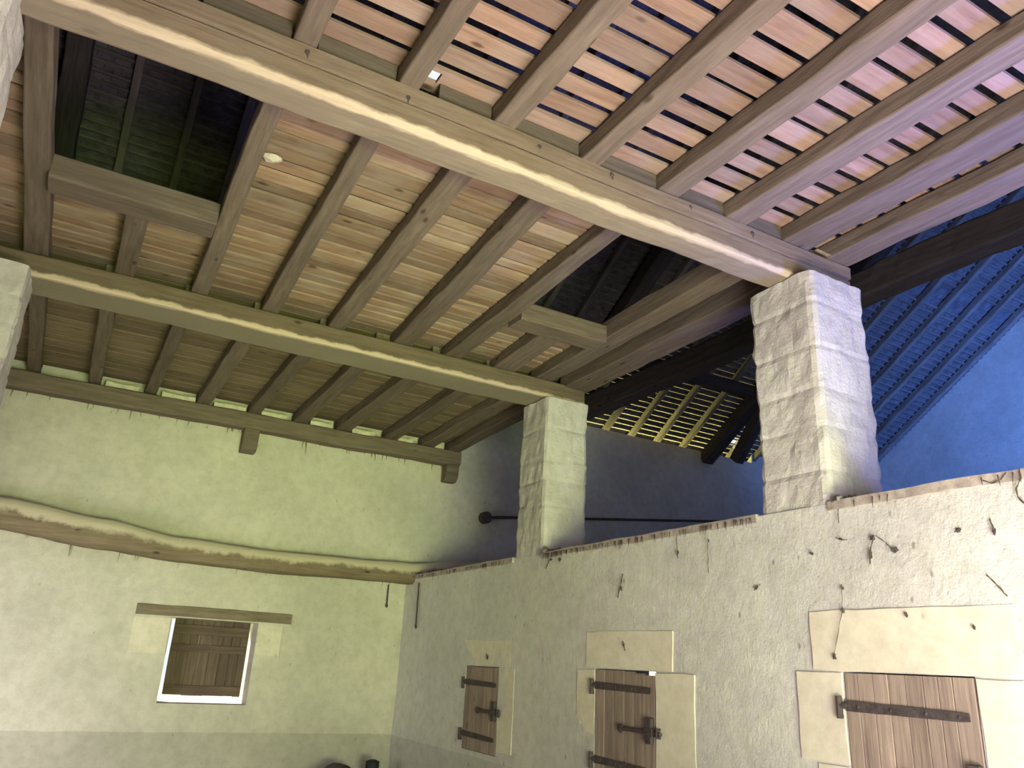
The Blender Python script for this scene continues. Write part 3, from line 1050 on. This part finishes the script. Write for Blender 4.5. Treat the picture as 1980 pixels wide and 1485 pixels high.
# dark round-topped post and heap by the corner
bm = bmesh.new()
tube(bm, [(3.86, 10.2, 0.0), (3.86, 10.2, .34), (3.86, 10.2, .385), (3.86, 10.2, .405)], lambda t: .085 if t < .75 else (.07 if t < .95 else .035), 18)
tag(obj('bollard_post', bm, M_dark, smooth=True), 'black round-topped post in the far corner at the bottom edge', 'post')
bm = bmesh.new()
blob(bm, (3.42, 10.25, .15), .26, .2, .2, 5, 3, .35)
for v in bm.verts:
    v.co.z = max(0.0, v.co.z)
tag(obj('canvas_heap', bm, M_tarp, smooth=True), 'dark canvas heap lying beside the black post in the far corner', 'heap')


# cobwebs: positions measured on the walls
def P_right(px, py):
    d = RW @ Vector((px - 990, -(py - 742.5), -f_px))
    return CAM + d * (AX / d.x)


def wy(y, z):
    return Vector((AX - .02, y, z))


def web(name, pts, label, blobs=(), r=.004, group='dusty cobwebs on the partition wall'):
    bm = bmesh.new()
    fine = []
    for a, b in zip(pts, pts[1:]):
        for k in range(5):
            t = k / 5
            p = a.lerp(b, t)
            fine.append(p + Vector((-.004 * abs(nz(p, 30, 2)), .006 * nz(p, 25, 3), 0)))
    fine.append(pts[-1])
    tube(bm, fine, lambda t: r * .6 * (.6 + .8 * abs(math.sin(t * 9 + pts[0].y * 7))), 5)
    for (p, ry, rz) in blobs:
        blob(bm, p, .008, ry, rz, p.y * 10, 3, 1.3)
    return tag(obj(name, bm, M_web), label, 'cobweb', group)


W_ = P_right
webs = [
    ([(1624, 985), (1626, 1012)], [], 'short cobweb strand hanging from the coping beside the near right pillar', .004),
    ([(1632, 1130), (1633, 1180), (1624, 1230), (1617, 1270)], [((1633, 1182), .012, .03), ((1632, 1138), .008, .02), ((1617, 1270), .018, .035)], 'long cobweb thread with dust lumps above the nearest hatch', .003),
    ([(1695, 1035), (1687, 1060), (1686, 1092)], [((1690, 1040), .03, .025), ((1687, 1072), .014, .045)], 'dark forked cobweb right of the near pillar, left of its pair', .006),
    ([(1698, 1036), (1718, 1052), (1738, 1068)], [((1732, 1064), .035, .025)], 'dark slanting cobweb right of the near pillar, right of its pair', .004),
    ([(1918, 1004), (1924, 1020), (1928, 1036)], [((1926, 1028), .016, .03)], 'hooked cobweb under the coping near the right edge', .006),
    ([(1850, 1030), (1862, 1022)], [((1857, 1026), .028, .022)], 'small tangled cobweb below the coping near the right edge', .004),
    ([(1912, 1112), (1930, 1130), (1952, 1153)], [], 'straight slanting cobweb line near the right edge, above the nearest hatch', .005),
    ([(1462, 1142), (1468, 1134), (1474, 1130)], [((1466, 1136), .022, .022)], 'little dusty cobweb clump in the middle of the partition wall', .004),
    ([(1208, 1110), (1204, 1132), (1198, 1156)], [((1204, 1138), .012, .03)], 'slanting cobweb strand left of centre below the coping', .006),
    ([(1312, 1035), (1313, 1062), (1315, 1080)], [((1313, 1070), .010, .03)], 'thin vertical cobweb hanging under the coping between the two pillars', .004),
    ([(1620, 1040), (1630, 1045), (1642, 1044)], [((1628, 1043), .02, .012)], 'small curved cobweb below the foot of the near pillar', .004),
    ([(1568, 1068), (1576, 1074)], [((1573, 1071), .02, .016)], 'faint hooked cobweb left of the near pillar foot line', .004),
    ([(1372, 1050), (1373, 1090), (1374, 1110)], [((1373, 1046), .008, .02)], 'faint long cobweb thread hanging left of the near pillar', .003),
    ([(1755, 1184), (1758, 1194)], [((1756, 1189), .010, .02)], 'small dust fleck on the stone lintel of the nearest hatch', .005),
    ([(1885, 1208), (1890, 1218)], [((1887, 1214), .012, .02)], 'dust fleck at the right end of the nearest hatch lintel', .005),
    ([(944, 1264), (946, 1276)], [((945, 1270), .022, .035)], 'dark dust fleck just above the small far hatch', .006),
    ([(1208, 1240), (1212, 1258)], [((1209, 1248), .010, .03)], 'dark fleck on the lintel of the middle hatch', .005),
    ([(1068, 1080), (1060, 1096), (1058, 1100)], [((1068, 1082), .03, .02), ((1085, 1082), .03, .03)], 'dark ragged cobweb at the foot of the rear right pillar', .006),
    ([(1975, 905), (1978, 925), (1969, 945), (1972, 962), (1985, 974)], [], 'dark crooked wire dangling from the coping at the right edge', .006),
    ([(1905, 930), (1922, 936), (1940, 928), (1950, 915)], [], 'thin looped cobweb under the coping at the right edge', .004),
]
for pts, bl, lab, r in webs:
    P = [W_(*p) + Vector((-.02, 0, 0)) for p in pts]
    nm = 'hanging_wire' if 'wire' in lab else 'cobweb'
    o = web(nm, P, lab, [(W_(*b[0]) + Vector((-.016, 0, 0)), b[1] * .42, b[2] * .5) for b in bl], r)
    if nm == 'hanging_wire':
        o['category'] = 'wire'
        del o['group']

# ragged dust fringe hanging from coping and wall plate
rf = random.Random(21)
bm = bmesh.new()
for _ in range(130):
    y = rf.choice([rf.uniform(1.6, 3.4) if rf.random() < .4 else rf.uniform(6.2, 7.0), rf.uniform(4.1, 7.0), rf.uniform(4.1, 7.0), rf.uniform(7.7, 10.2)])
    L = rf.uniform(.015, .05) * (2.0 if rf.random() > .93 else 1)
    x = AX - .036
    tube(bm, [(x, y, TOPZ - .01), (x - .002, y + rf.uniform(-.01, .01), TOPZ - .03 - L)], lambda t: .004 * (1.2 - t), 4)
tag(obj('cobweb_fringe', bm, M_web), 'ragged fringe of dusty cobwebs hanging along the coping of the partition wall', 'cobweb', kind='stuff')
bm = bmesh.new()
for _ in range(34):
    x = rf.uniform(-1.0, 4.8)
    L = rf.uniform(.02, .09) * (2.2 if rf.random() > .93 else 1)
    tube(bm, [(x, BY - .03, 4.43), (x + rf.uniform(-.015, .015), BY - .03, 4.40 - L)], lambda t: .009 * (1.15 - t), 4)
for _ in range(26):
    x = rf.uniform(-.6, 4.1)
    L = rf.uniform(.02, .08)
    z = 2.60 + (.16 if x < 0 else .0)
    tube(bm, [(x, BY - .03, z + .08), (x + rf.uniform(-.015, .015), BY - .03, z - L)], lambda t: .008 * (1.15 - t), 4)
tag(obj('cobweb_fringe', bm, M_web2), 'ragged dusty cobwebs hanging under the timbers on the back wall', 'cobweb', kind='stuff')

# grey lumps modelling the smear of shade at the pillar feet
for (y, lab, sd) in ((3.36, 'grey lumps shaped for the smear of shade at the near right pillar foot', 1), (6.97, 'grey lumps shaped for the smear of shade at the rear right pillar foot', 2)):
    bm = bmesh.new()
    for k in range(16):
        t = k / 15
        blob(bm, (AX + .01 + .5 * t, y + .012 * math.sin(k * 7), TOPZ + .012 + .02 * t), .05, .035, .022 + .035 * t + .012 * math.sin(k * 5 + sd), k + sd * 3, 3, 1.0)
    for v in bm.verts:
        v.co.z = max(TOPZ + .001, v.co.z)
    tag(obj('shade_smear_lumps', bm, M_smear, smooth=True), lab, 'cobweb', 'shade smears on the partition wall')

# pale lump modelling a pale patch on a board, and a straw stuck in the ledge beam
bm = bmesh.new()
blob(bm, (.66, 4.88, zmid(4.88) + .12), .06, .05, .022, 4, 3, .5)
tag(obj('pale_lump', bm, M_mortar, smooth=True), 'pale lump stuck under the floorboards right of the left floor opening', 'mark')
bm = bmesh.new()
tube(bm, [(1.17, 10.425, 2.85), (1.165, 10.42, 2.80), (1.17, 10.42, 2.76)], .006, 5)
tag(obj('straw_stalk', bm, M_straw), 'pale stalk of straw stuck on the front of the log beam', 'straw')
